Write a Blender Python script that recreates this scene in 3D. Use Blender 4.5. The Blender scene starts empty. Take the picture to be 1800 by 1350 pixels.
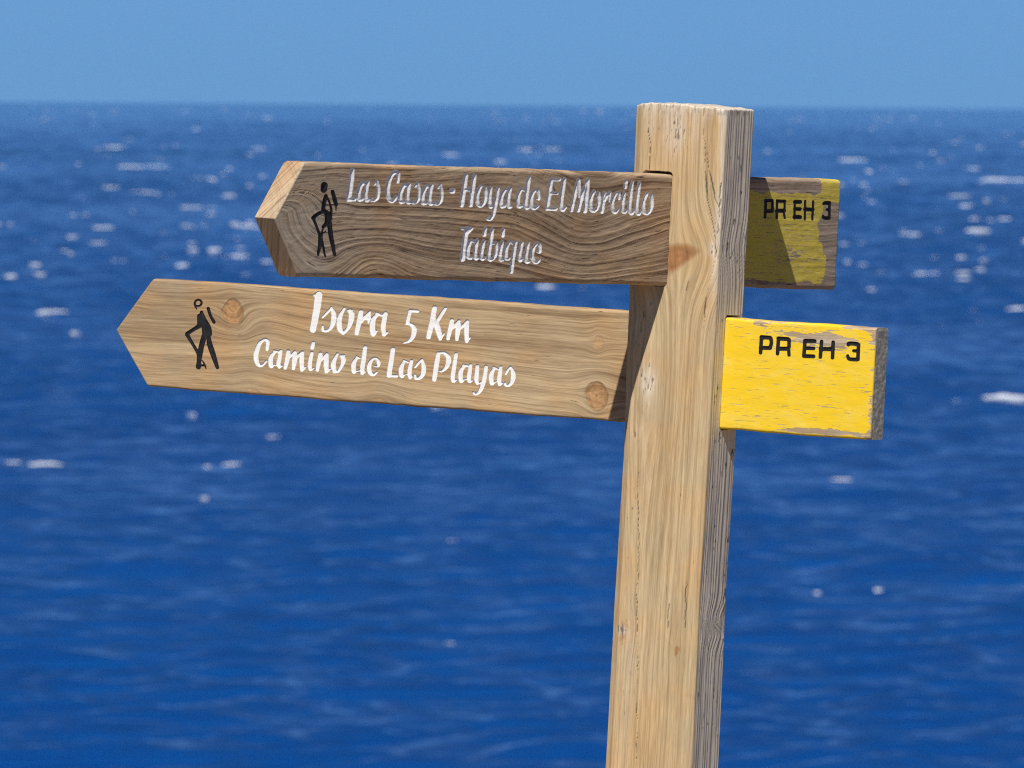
import bpy, math
import numpy as np
from mathutils import Matrix, Vector

# ------------------------------------------------------------------ camera, sky, sun, exposure
scene = bpy.context.scene
rad = math.radians

CAM_POS = Vector((0.0, -18.0, 1.672))          # eye height above the cliff-top path
PITCH = rad(1.5527)                             # looking slightly down at the sea
ROLL = rad(0.40)                                # camera held a touch off level
view = Vector((0, math.cos(PITCH), -math.sin(PITCH)))
roll_m = Matrix.Translation(CAM_POS) @ Matrix.Rotation(-ROLL, 4, view) @ Matrix.Translation(-CAM_POS)

cam_d = bpy.data.cameras.new('camera')
cam = bpy.data.objects.new('camera', cam_d)
scene.collection.objects.link(cam)
cam_d.sensor_width = 36.0
cam_d.lens = 484.0                              # long telephoto
cam_d.clip_start = 0.1
cam_d.clip_end = 200000.0
cam.matrix_world = roll_m @ Matrix.Translation(CAM_POS) @ Matrix.Rotation(math.pi / 2 - PITCH, 4, 'X')
cam_d.dof.use_dof = True
cam_d.dof.focus_distance = 18.0
cam_d.dof.aperture_fstop = 43.0
scene.camera = cam

SUN_AZ, SUN_EL = rad(21.5), rad(54.2)           # light travels away from the camera and to the right
light_dir = Vector((math.cos(SUN_EL) * math.sin(SUN_AZ), math.cos(SUN_EL) * math.cos(SUN_AZ), -math.sin(SUN_EL)))

world = bpy.data.worlds.new('World')
scene.world = world
world.use_nodes = True
wn, wl = world.node_tree.nodes, world.node_tree.links
wn.clear()
sky = wn.new('ShaderNodeTexSky')
sky.sky_type = 'NISHITA'
sky.sun_disc = False
sky.sun_elevation = SUN_EL
sky.sun_rotation = math.pi + SUN_AZ
sky.altitude = 150
sky.air_density = 0.35
sky.dust_density = 0.0
sky.ozone_density = 10.0
tint = wn.new('ShaderNodeMix'); tint.data_type = 'RGBA'; tint.blend_type = 'MULTIPLY'
tint.inputs[0].default_value = 1.0
tint.inputs[7].default_value = (0.82, 0.95, 1.13, 1)
bg = wn.new('ShaderNodeBackground')
bg.inputs['Strength'].default_value = 0.069
wo = wn.new('ShaderNodeOutputWorld')
wl.new(sky.outputs[0], tint.inputs[6])
wl.new(tint.outputs[2], bg.inputs['Color'])
wl.new(bg.outputs[0], wo.inputs['Surface'])

sun_d = bpy.data.lights.new('sun', 'SUN')
sun_d.energy = 5.0
sun_d.angle = rad(0.5)
sun_d.color = (1.0, 0.95, 0.87)
sun = bpy.data.objects.new('sun', sun_d)
scene.collection.objects.link(sun)
sun.location = (-10, -30, 40)
sun.rotation_euler = light_dir.to_track_quat('-Z', 'Y').to_euler()

scene.view_settings.view_transform = 'Standard'
scene.view_settings.look = 'None'
scene.view_settings.exposure = 0.0
scene.view_settings.gamma = 1.0
scene.view_settings.use_curve_mapping = False
scene.render.engine = 'CYCLES'
scene.cycles.use_denoising = False
scene.cycles.filter_width = 1.15
scene.cycles.volume_bounces = 1
scene.cycles.max_bounces = 6

# ------------------------------------------------------------------ numpy noise
def _hash(ix, iy, iz, seed):
    h = (ix.astype(np.int64) * 374761393 + iy.astype(np.int64) * 668265263 + iz.astype(np.int64) * 2147483647 + seed * 1274126177) & 0xffffffff
    h = ((h ^ (h >> 13)) * 1274126177) & 0xffffffff
    h = ((h ^ (h >> 16)) * 2246822519) & 0xffffffff
    return ((h ^ (h >> 15)) & 0xffffff) / float(0xffffff) * 2 - 1

def noise(x, y, z=0.0, seed=0):
    x, y, z = np.broadcast_arrays(np.asarray(x, float), np.asarray(y, float), np.asarray(z, float))
    fx, fy, fz = np.floor(x), np.floor(y), np.floor(z)
    tx, ty, tz = x - fx, y - fy, z - fz
    sx, sy, sz = (t * t * t * (t * (t * 6 - 15) + 10) for t in (tx, ty, tz))
    out = 0
    flat = not np.any(tz)
    for dz in (0, 1):
        if flat and dz: continue
        wz = sz if dz else 1 - sz
        for dy in (0, 1):
            wy = sy if dy else 1 - sy
            for dx in (0, 1):
                out = out + _hash(fx + dx, fy + dy, fz + dz, seed) * (sx if dx else 1 - sx) * wy * wz
    return out

def fbm(x, y, seed=0, octaves=4):
    s, a = 0, 1.0
    for k in range(octaves):
        s = s + a * noise(x * 2 ** k, y * 2 ** k, 0.0, seed + k * 17)
        a *= 0.5
    return s

def sstep(a, b, x):
    t = np.clip((x - a) / (b - a), 0, 1)
    return t * t * (3 - 2 * t)

# ------------------------------------------------------------------ mesh helpers
def mesh_obj(name, V, Fc, mat, parent=None, attrs=None, smooth=True):
    """V (n,3), Fc list of index arrays (m,3)/(m,4); unused vertices are dropped."""
    Fc = [f for f in Fc if len(f)]
    used = np.unique(np.concatenate([f.ravel() for f in Fc]))
    remap = np.full(len(V), -1, np.int64); remap[used] = np.arange(len(used))
    V = V[used]
    loops = np.concatenate([remap[f].ravel() for f in Fc]).astype(np.int32)
    sizes = np.concatenate([np.full(len(f), f.shape[1], np.int32) for f in Fc])
    starts = np.concatenate([[0], np.cumsum(sizes)[:-1]]).astype(np.int32)
    me = bpy.data.meshes.new(name)
    me.vertices.add(len(V)); me.vertices.foreach_set('co', V.astype(np.float32).ravel())
    me.loops.add(len(loops)); me.loops.foreach_set('vertex_index', loops)
    me.polygons.add(len(sizes)); me.polygons.foreach_set('loop_start', starts)
    me.polygons.foreach_set('use_smooth', np.full(len(sizes), smooth))
    for k, a in (attrs or {}).items():
        at = me.attributes.new(k, 'FLOAT', 'POINT')
        at.data.foreach_set('value', np.asarray(a, np.float32)[used])
    me.update(calc_edges=True)
    me.validate()
    me.materials.append(mat)
    o = bpy.data.objects.new(name, me)
    scene.collection.objects.link(o)
    if parent: o.parent = parent
    return o

def grid_quads(nr, nc, base=0, wrap=False):
    r = np.arange(nr - 1)[:, None]; c = np.arange(nc if wrap else nc - 1)[None, :]
    c2 = (c + 1) % nc
    a = r * nc + c; b = r * nc + c2; d = (r + 1) * nc + c; e = (r + 1) * nc + c2
    return base + np.stack([a, b, e, d], -1).reshape(-1, 4)

def quads_to_tris(q):
    return np.concatenate([q[:, [0, 1, 2]], q[:, [0, 2, 3]]])

def clip(V, A, T, s):
    """Split triangles T at the zero line of s. Returns V, A, s, outside, inside, boundary edges."""
    s = np.where(np.abs(s) < 1e-7, 1e-7, s)
    neg = (s < 0)[T]; cnt = neg.sum(1)
    outside = T[cnt == 0]; inside = T[cnt == 3]
    X = T[(cnt == 1) | (cnt == 2)]
    if len(X) == 0: return V, A, s, outside, inside, np.zeros((0, 2), int)
    nx = (s < 0)[X]; one = nx.sum(1) == 1
    lone = np.where(one, np.argmax(nx, 1), np.argmin(nx, 1))
    i = np.arange(len(X))
    a, b, c = X[i, lone], X[i, (lone + 1) % 3], X[i, (lone + 2) % 3]
    E = np.concatenate([np.stack([a, b], 1), np.stack([a, c], 1)])
    E = np.sort(E, 1)
    u, inv = np.unique(E, axis=0, return_inverse=True); inv = inv.ravel()
    t = s[u[:, 0]] / (s[u[:, 0]] - s[u[:, 1]])
    n0 = len(V)
    V = np.concatenate([V, V[u[:, 0]] * (1 - t)[:, None] + V[u[:, 1]] * t[:, None]])
    A = {k: np.concatenate([w, w[u[:, 0]] * (1 - t) + w[u[:, 1]] * t]) for k, w in A.items()}
    s = np.concatenate([s, np.zeros(len(u))])
    P, Q = n0 + inv[:len(X)], n0 + inv[len(X):]
    lt = np.stack([a, P, Q], 1)
    ot = np.concatenate([np.stack([P, b, c], 1), np.stack([P, c, Q], 1)])
    o2 = np.concatenate([one, one])
    inside = np.concatenate([inside, lt[one], ot[~o2]])
    outside = np.concatenate([outside, lt[~one], ot[o2]])
    bd = np.where(one[:, None], np.stack([P, Q], 1), np.stack([Q, P], 1))
    return V, A, s, outside, inside, bd

# ------------------------------------------------------------------ material helpers
def new_mat(name):
    m = bpy.data.materials.new(name); m.use_nodes = True
    n = m.node_tree.nodes; b = n['Principled BSDF']
    return m, n, m.node_tree.links, b

def mixc(n, l, fac, a, b, mode='MIX'):
    x = n.new('ShaderNodeMix'); x.data_type = 'RGBA'; x.blend_type = mode
    for sock, v in ((x.inputs[0], fac), (x.inputs[6], a), (x.inputs[7], b)):
        if hasattr(v, 'is_linked'): l.new(v, sock)
        elif isinstance(v, (int, float)): sock.default_value = v
        else: sock.default_value = (*v, 1)
    return x.outputs[2]

def math_n(n, l, op, a, b=0.0, c=None, clamp=False):
    x = n.new('ShaderNodeMath'); x.operation = op; x.use_clamp = clamp
    for sock, v in zip(x.inputs, (a, b, c)):
        if v is None: continue
        if hasattr(v, 'is_linked'): l.new(v, sock)
        else: sock.default_value = v
    return x.outputs[0]

def ramp(n, l, fac, lo, hi):
    x = n.new('ShaderNodeMapRange'); x.interpolation_type = 'SMOOTHSTEP'
    l.new(fac, x.inputs[0]); x.inputs[1].default_value = lo; x.inputs[2].default_value = hi
    return x.outputs[0]

def attr(n, name):
    x = n.new('ShaderNodeAttribute'); x.attribute_name = name
    return x.outputs['Fac']

def noise_n(n, l, scale3, detail=4, rough=0.6, off=0.0):
    tc = n.new('ShaderNodeTexCoord'); mp = n.new('ShaderNodeMapping')
    mp.inputs['Scale'].default_value = scale3; mp.inputs['Location'].default_value = (off, off * 1.7, off * .6)
    l.new(tc.outputs['Object'], mp.inputs['Vector'])
    t = n.new('ShaderNodeTexNoise'); t.inputs['Scale'].default_value = 1.0
    t.inputs['Detail'].default_value = detail; t.inputs['Roughness'].default_value = rough
    l.new(mp.outputs[0], t.inputs['Vector'])
    return t.outputs['Fac']

def grain_noise(n, l, k_along, k_across, detail=4, rough=0.6, off=0.0):
    """Noise stretched along the fibres: 'along' and 'psi' run with and across the grain, bends round knots included."""
    c = n.new('ShaderNodeCombineXYZ')
    l.new(math_n(n, l, 'MULTIPLY_ADD', attr(n, 'along'), k_along, off), c.inputs[0])
    l.new(math_n(n, l, 'MULTIPLY_ADD', attr(n, 'psi'), k_across, off * 1.7), c.inputs[1])
    c.inputs[2].default_value = off * .6
    t = n.new('ShaderNodeTexNoise'); t.inputs['Scale'].default_value = 1.0
    t.inputs['Detail'].default_value = detail; t.inputs['Roughness'].default_value = rough
    l.new(c.outputs[0], t.inputs['Vector'])
    return t.outputs['Fac']

def wood(name, light, dark, axis, knot=(0.40, 0.20, 0.09), grey=(0.30, 0.27, 0.235), grain_k=0.8, yellow=None, flake=0.5, check_lo=.66, scratch=.68, streak=.6):
    """Weathered softwood: colour from the grain, knot, grey and stain values of the mesh plus fine fibres along axis."""
    m, n, l, b = new_mat(name)
    f1 = grain_noise(n, l, 26, 620, 3, .7); f2 = grain_noise(n, l, 3.5, 75, 4, .62, 3.3)
    f3 = noise_n(n, l, (14, 14, 14), 3, .5, 7.7); ck = grain_noise(n, l, 30, 360, 2, .55, 5.1)
    f4 = grain_noise(n, l, 4.5, 260, 5, .68, 12.3)
    g = math_n(n, l, 'MULTIPLY', attr(n, 'grain'), grain_k, clamp=True)
    col = mixc(n, l, g, light, dark)
    col = mixc(n, l, ramp(n, l, f2, .35, .75), col, mixc(n, l, .45, col, dark))
    col = mixc(n, l, ramp(n, l, f3, .4, .7), col, mixc(n, l, 1.0, col, (1.08, .96, .84), 'MULTIPLY'))
    col = mixc(n, l, attr(n, 'knot'), col, mixc(n, l, attr(n, 'grain'), tuple(min(1, c * 1.18) for c in knot), tuple(c * .55 for c in knot)))
    gv = mixc(n, l, g, grey, tuple(c * .58 for c in grey))
    col = mixc(n, l, math_n(n, l, 'MULTIPLY', attr(n, 'grey'), ramp(n, l, math_n(n, l, 'ADD', f2, math_n(n, l, 'MULTIPLY', attr(n, 'grey'), .5)), .45, .75), clamp=True), col, gv)
    fib = n.new('ShaderNodeMapRange'); l.new(f1, fib.inputs[0])
    fib.inputs[1].default_value = .25; fib.inputs[2].default_value = .75; fib.inputs[3].default_value = .74; fib.inputs[4].default_value = 1.2
    col = mixc(n, l, math_n(n, l, 'MULTIPLY', ramp(n, l, f4, .47, .62), math_n(n, l, 'MULTIPLY_ADD', attr(n, 'grey'), -.62 * streak, streak)), col, mixc(n, l, 1.0, col, tuple(.25 + .5 * c ** .5 for c in dark), 'MULTIPLY'))
    col = mixc(n, l, math_n(n, l, 'MULTIPLY', ramp(n, l, f4, .48, .30), streak * .5), col, mixc(n, l, 1.0, col, (1.28, 1.26, 1.22), 'MULTIPLY'))
    cmb = n.new('ShaderNodeCombineColor'); [l.new(fib.outputs[0], cmb.inputs[k]) for k in range(3)]
    col = mixc(n, l, 1.0, col, cmb.outputs[0], 'MULTIPLY')
    cks = ramp(n, l, ck, check_lo, check_lo + .05)                # short drying checks
    col = mixc(n, l, math_n(n, l, 'MULTIPLY', cks, .75), col, tuple(c * .25 for c in dark))
    col = mixc(n, l, attr(n, 'stain'), col, (0.028, 0.026, 0.026))
    rough = .78
    hgt = math_n(n, l, 'SUBTRACT', math_n(n, l, 'MULTIPLY', f1, .5), math_n(n, l, 'MULTIPLY', cks, .8))
    if yellow:
        p1 = noise_n(n, l, (60, 420, 420), 4, .65, 1.2); p2 = noise_n(n, l, (30, 60, 60), 4, .6, 9.2)
        w = math_n(n, l, 'ADD', math_n(n, l, 'SUBTRACT', p1, .5), math_n(n, l, 'SUBTRACT', p2, .5))
        pm = math_n(n, l, 'ADD', attr(n, 'paint'), math_n(n, l, 'MULTIPLY', w, flake))
        mask = math_n(n, l, 'MULTIPLY', ramp(n, l, pm, -.02, .02), math_n(n, l, 'SUBTRACT', 1.0, math_n(n, l, 'MULTIPLY', ramp(n, l, noise_n(n, l, (40, 520, 520), 3, .6, 8.1), scratch, scratch + .05), .8)))
        edge = ramp(n, l, pm, .0, .16)
        yc = mixc(n, l, ramp(n, l, noise_n(n, l, (22, 40, 40), 5, .65, 6.4), .42, .7), yellow, mixc(n, l, .22, yellow, (.86, .74, .30)))
        yc = mixc(n, l, ramp(n, l, f1, .52, .8), yc, mixc(n, l, 1.0, yc, (.92, .88, .8), 'MULTIPLY'))
        yc = mixc(n, l, edge, mixc(n, l, .45, yc, (.8, .68, .3)), yc)
        yc = mixc(n, l, math_n(n, l, 'MULTIPLY', attr(n, 'stain'), .8), yc, (.06, .05, .03))
        col = mixc(n, l, mask, col, yc)
        hgt = math_n(n, l, 'ADD', math_n(n, l, 'MULTIPLY', hgt, .6), math_n(n, l, 'MULTIPLY', mask, 1.2))
    l.new(col, b.inputs['Base Color'])
    b.inputs['Roughness'].default_value = rough
    b.inputs['Specular IOR Level'].default_value = .22
    bp = n.new('ShaderNodeBump'); bp.inputs['Strength'].default_value = .5; bp.inputs['Distance'].default_value = .0007
    l.new(hgt, bp.inputs['Height']); l.new(bp.outputs[0], b.inputs['Normal'])
    return m

def paint(name, base, dirt, rough=.5, amount=.35):
    m, n, l, b = new_mat(name)
    f = noise_n(n, l, (110, 300, 300), 4, .65, 2.0)
    g = noise_n(n, l, (45, 45, 45), 3, .6, 4.0)
    c = mixc(n, l, math_n(n, l, 'MULTIPLY', ramp(n, l, f, .5, .78), amount), base, dirt)
    c = mixc(n, l, math_n(n, l, 'MULTIPLY', ramp(n, l, g, .5, .8), amount), c, dirt)
    l.new(c, b.inputs['Base Color']); b.inputs['Roughness'].default_value = rough
    b.inputs['Specular IOR Level'].default_value = .35
    bp = n.new('ShaderNodeBump'); bp.inputs['Strength'].default_value = .35; bp.inputs['Distance'].default_value = .0006
    l.new(f, bp.inputs['Height']); l.new(bp.outputs[0], b.inputs['Normal'])
    return m

def tag(o, label=None, cat=None, kind=None, group=None):
    for k, v in (('label', label), ('category', cat), ('kind', kind), ('group', group)):
        if v: o[k] = v
    return o

# ------------------------------------------------------------------ the sea
EYE = 150.0                                     # camera height above the water
SEA_Z = CAM_POS.z - EYE
EARTH = 6.371e6
rng = np.random.RandomState(7)

def swell(X, Y):
    r = np.random.RandomState(3)
    z = np.zeros_like(X)
    for k in range(46):
        lam = 13.0 * (150 / 13.0) ** (r.rand() ** 1.1)
        th = rad(-62) + r.randn() * .42
        a = .0135 * lam ** 1.0 * (1 + .4 * r.randn()) / (1 + (lam / 75.0) ** 2)
        z += a * np.sin(2 * np.pi / lam * (X * math.cos(th) + Y * math.sin(th)) + r.rand() * 6.28)
    gust = .72 + .55 * noise(X / 420.0, Y / 900.0, 0, 5)
    return z * gust

ang = np.concatenate([np.linspace(-180, -6, 36)[:-1], np.linspace(-6, -2.6, 24)[:-1], np.linspace(-2.6, 2.6, 230), np.linspace(2.6, 6, 24)[1:], np.linspace(6, 180, 36)[1:-1]])
rr = np.concatenate([[1.0, 300, 900, 1600], np.geomspace(2000, 9000, 880), np.geomspace(9000, 24000, 480)[1:], np.geomspace(24000, 60000, 90)[1:]])
RR, AA = np.meshgrid(rr, np.radians(ang), indexing='ij')
SX = CAM_POS.x + RR * np.sin(AA); SY = CAM_POS.y + RR * np.cos(AA)
fade = (1 - sstep(14000, 42000, RR)) * (1 - sstep(rad(3.5), rad(6), np.abs(AA))) * sstep(1600, 2000, RR)
SZ = SEA_Z - RR ** 2 / (2 * EARTH) + swell(SX, SY) * fade
sea_m, n, l, b = new_mat('sea_water')
fw = n.new('ShaderNodeTexCoord')
def sea_noise(sc, det, off):
    mp = n.new('ShaderNodeMapping'); mp.inputs['Scale'].default_value = sc; mp.inputs['Location'].default_value = (off, off, 0)
    l.new(fw.outputs['Object'], mp.inputs['Vector'])
    t = n.new('ShaderNodeTexNoise'); t.inputs['Scale'].default_value = 1; t.inputs['Detail'].default_value = det
    l.new(mp.outputs[0], t.inputs['Vector']); return t.outputs['Fac']
drift = sea_noise((.0016, .0007, 1), 4, 11)
col = mixc(n, l, ramp(n, l, drift, .35, .68), (0.0, 0.037, 0.190), (0.0, 0.057, 0.260))
l.new(col, b.inputs['Base Color'])
b.inputs['Roughness'].default_value = .13
b.inputs['IOR'].default_value = 1.333
b.inputs['Specular IOR Level'].default_value = .40
def facet(sc, off, k):
    mp = n.new('ShaderNodeMapping'); mp.inputs['Scale'].default_value = sc; mp.inputs['Location'].default_value = (off, off, 0)
    l.new(fw.outputs['Object'], mp.inputs['Vector'])
    t = n.new('ShaderNodeTexNoise'); t.inputs['Scale'].default_value = 1; t.inputs['Detail'].default_value = 2; t.inputs['Roughness'].default_value = .6
    l.new(mp.outputs[0], t.inputs['Vector'])
    a1 = n.new('ShaderNodeVectorMath'); a1.operation = 'SUBTRACT'; l.new(t.outputs['Color'], a1.inputs[0]); a1.inputs[1].default_value = (.5, .5, .5)
    a2 = n.new('ShaderNodeVectorMath'); a2.operation = 'MULTIPLY'; l.new(a1.outputs[0], a2.inputs[0]); a2.inputs[1].default_value = (k, k, 0)
    return a2.outputs[0]
geo = n.new('ShaderNodeNewGeometry')                # small wind waves as tilted facets
v1 = n.new('ShaderNodeVectorMath'); l.new(facet((.12, .12, 1), 2, .62), v1.inputs[0]); l.new(facet((.03, .03, 1), 5, .6), v1.inputs[1])
v2 = n.new('ShaderNodeVectorMath'); l.new(geo.outputs['Normal'], v2.inputs[0]); l.new(v1.outputs[0], v2.inputs[1])
v3 = n.new('ShaderNodeVectorMath'); v3.operation = 'NORMALIZE'; l.new(v2.outputs[0], v3.inputs[0])
l.new(v3.outputs[0], b.inputs['Normal'])
sea = mesh_obj('sea', np.stack([SX, SY, SZ], -1).reshape(-1, 3), [grid_quads(len(rr), len(ang), wrap=True)], sea_m)
tag(sea, 'deep blue choppy open sea reaching to the horizon', 'sea', 'structure')

# breaking crests: short ridges of foam standing on the waves, far out
caps = [(-2.069,4591,8.0,1),(-1.939,4570,9.8,1.5),(-2.026,6848,19.8,1),(-1.908,6827,14.1,1),(-0.836,19465,48.2,0.8),(-1.747,16694,20.7,1),(-1.657,16994,22.5,1),(-1.592,14194,20.0,1),(-1.51,14463,12.0,0.7),(-1.45,14410,13.1,0.8),(-1.268,12857,9.6,1),(-1.283,10368,17.1,1),(-1.255,10596,6.1,0.9),(-1.972,19682,17.9,0.7),(-1.946,10095,7.5,0.9),(-2.118,15606,10.3,0.8),(-1.199,8618,5.0,0.9),(-1.135,8643,8.6,0.9),(-2.064,8892,7.3,0.9),(-1.372,8222,6.1,0.7),(-2.087,7887,5.2,0.7),(-1.963,7929,3.9,0.6),(-0.161,20143,8.3,1),(0.159,17027,63.4,0.5),(0.182,24318,16.1,0.5),(-0.054,15311,10.1,0.8),(-0.622,16544,9.6,0.7),(-0.432,13084,7.6,0.5),(-1.144,21384,26.5,0.7),(-1.444,19234,12.7,0.6),(-1.345,17882,16.3,0.6),(1.402,15791,26.1,1),(1.474,14386,7.1,0.8),(1.575,14600,9.6,0.8),(1.65,17453,21.6,0.5),(1.805,16470,10.9,0.7),(2.006,13637,20.3,1.1),(2.089,13651,22.6,1.1),(1.97,16171,26.7,0.5),(1.582,9790,16.2,0.6),(1.634,9851,12.2,1),(1.719,9886,14.7,0.8),(1.937,9848,13.0,0.9),(1.902,9070,13.5,0.9),(1.447,9182,5.3,0.7),(1.701,8185,10.8,0.9),(1.832,8289,4.8,0.7),(1.394,8149,9.4,0.6),(1.987,7165,17.8,0.5),(2.105,7070,10.5,1),(1.489,7690,3.8,0.5),(1.774,6811,11.2,0.4),(2.057,8036,5.3,0.5),(1.677,5427,9.4,0.9),(1.93,5392,13.4,0.8),(2.056,5387,14.7,1.4),(1.281,4459,7.4,0.7),(1.371,4449,6.3,0.8),(1.061,3351,5.5,0.7),(1.273,3573,1.5,0.6),(1.533,3565,1.5,0.4),(1.771,3323,1.4,0.5),(-0.354,5228,15.1,0.8),(-1.803,5063,2.1,0.6),(-1.337,5073,2.5,0.6),(-0.791,4613,2.7,0.7),(-1.158,4548,5.6,0.6),(-1.264,4541,2.6,0.4),(-1.218,4836,12.0,0.4),(-0.993,4821,3.2,0.4),(-1.275,4225,2.1,0.4),(-1.536,4257,1.4,0.4),(-0.244,3904,2.3,0.5),(-0.253,3275,1.4,0.4),(-0.576,7621,5.7,0.8),(0.578,6702,1.7,0.3),(-0.688,6848,2.3,0.3),(-0.58,5356,2.2,0.3)]
caps = [(c[0], c[1], c[2] * 1.35, c[3] if c[1] > 4300 else c[3] * .35) for c in caps]
for k in range(1500):
    dep = .0071 + .0125 * rng.rand() ** 1.15 if k % 45 else .018 + .008 * rng.rand()   # depression below eye level
    disc = dep * dep - 2 * EYE / EARTH
    if disc <= 1e-6: continue
    r_ = EARTH * (dep - math.sqrt(disc))
    w_ = float(np.clip(rng.lognormal(2.15, .6), 4, 40)) * min(1.0, r_ / 12000)
    bear_ = rng.uniform(-4.5, 4.5)
    for q_ in range(1 + (rng.rand() < .35) + (rng.rand() < .15)):     # crests often break in short rows
        caps.append((bear_ + q_ * rad(1) * 0 + q_ * math.degrees(w_ * 1.5 / r_), r_ * (1 + .0008 * rng.randn()), w_ * rng.uniform(.5, 1.1), .06 + .7 * rng.rand() ** 2.4))
fv, ff = [], []
for bear, dist, wid, str_ in caps:
    a_ = rad(bear); cx_, cy_ = CAM_POS.x + dist * math.sin(a_), CAM_POS.y + dist * math.cos(a_)
    nseg = 9
    hgt = (.08 + .50 * str_) * (1 + min(wid, 20) / 30) * (.22 + .78 * min(1.0, wid / 7)) * (.6 + .4 * min(1.0, dist / 8000)) * (1.0 if wid > 6 else min(1.0, dist / 8500) ** 2)
    yaw_ = rng.randn() * .25
    zb = SEA_Z - dist ** 2 / (2 * EARTH) + float(swell(np.array([cx_]), np.array([cy_]))[0]) * float((1 - sstep(14000, 42000, np.array(dist)))) + .25
    base = len(fv)
    for i in range(nseg):
        t = i / (nseg - 1) * 2 - 1
        env = max(0.0, 1 - abs(t) ** 2.2) * (.65 + .5 * rng.rand())
        lx = t * wid / 2; bow = .12 * wid * (t * t)
        for (dy_, dz_) in ((-.9 * hgt * env - .1, -.9), (-.45 * hgt * env, .40 * hgt * env), (0, hgt * env), (.8 * hgt * env + .2, .3 * hgt * env), (1.8 + hgt, -.9)):
            yy = dy_ + bow + rng.randn() * .06
            X_ = lx * math.cos(yaw_) - yy * math.sin(yaw_); Y_ = lx * math.sin(yaw_) + yy * math.cos(yaw_)
            fv.append((cx_ + X_, cy_ + Y_, zb + dz_ + rng.randn() * .04 * hgt))
    ff.append(grid_quads(nseg, 5, base))
foam_m, n, l, b = new_mat('sea_foam')
b.inputs['Roughness'].default_value = .9; b.inputs['Specular IOR Level'].default_value = .1
l.new(mixc(n, l, ramp(n, l, noise_n(n, l, (.8, .8, .8), 3), .35, .65), (.80, .82, .84), (.62, .68, .74)), b.inputs['Base Color'])
tag(mesh_obj('whitecaps', np.array(fv), [np.concatenate(ff)], foam_m), 'white foam of breaking wave crests scattered over the blue sea', 'foam', 'stuff')

# ------------------------------------------------------------------ the cliff top the post is planted in (below the frame)
gx = np.concatenate([np.linspace(-260, -40, 30)[:-1], np.linspace(-40, 40, 90), np.linspace(40, 260, 30)[1:]])
gy = np.concatenate([np.linspace(-260, -40, 30)[:-1], np.linspace(-40, 12, 80), np.linspace(12, 130, 40)[1:]])
GX, GY = np.meshgrid(gx, gy)
dx_ = np.maximum(np.abs(GX) - 120, 0); dy_ = np.maximum(np.maximum(GY - 4.0, -140 - GY), 0)
dd = np.hypot(dx_, dy_) + 1.2 * fbm(GX / 9, GY / 9, 3) * (dx_ + dy_ > 0)
GZ = -np.maximum(dd, 0) * 1.75 * sstep(0, 3, np.maximum(dd, 0)) + .05 * fbm(GX / 1.5, GY / 1.5, 9) + .8 * fbm(GX / 14, GY / 14, 2) * sstep(0, 12, dd)
GZ = np.maximum(GZ, SEA_Z - 12) - .02
gm, n, l, b = new_mat('dry_cliff_soil')
l.new(mixc(n, l, ramp(n, l, noise_n(n, l, (1.5, 1.5, 1.5), 6), .4, .65), (.13, .095, .06), (.22, .18, .12)), b.inputs['Base Color'])
b.inputs['Roughness'].default_value = .95
tag(mesh_obj('ground', np.stack([GX, GY, GZ], -1).reshape(-1, 3), [grid_quads(len(gy), len(gx))], gm), 'dry brown cliff top soil around the foot of the signpost', 'ground', 'structure')

# ------------------------------------------------------------------ signpost
POST_H = 1.55
POST_YAW, YAW_A, YAW_B = -0.29767, 0.81846, -0.55591
THK, HGT = 0.0353, 0.1456
ZA, ZB = 1.3872, 1.2041

root = bpy.data.objects.new('signpost', None)
scene.collection.objects.link(root)
root.matrix_world = roll_m @ Matrix.Translation((0.15866, 0.00927, 0.0)) @ Matrix.Rotation(0.05209, 4, 'Y') @ Matrix.Rotation(0.00598, 4, 'X')
tag(root, 'weathered wooden trail signpost with two arrow boards, leaning slightly over the blue sea', 'signpost')

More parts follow.
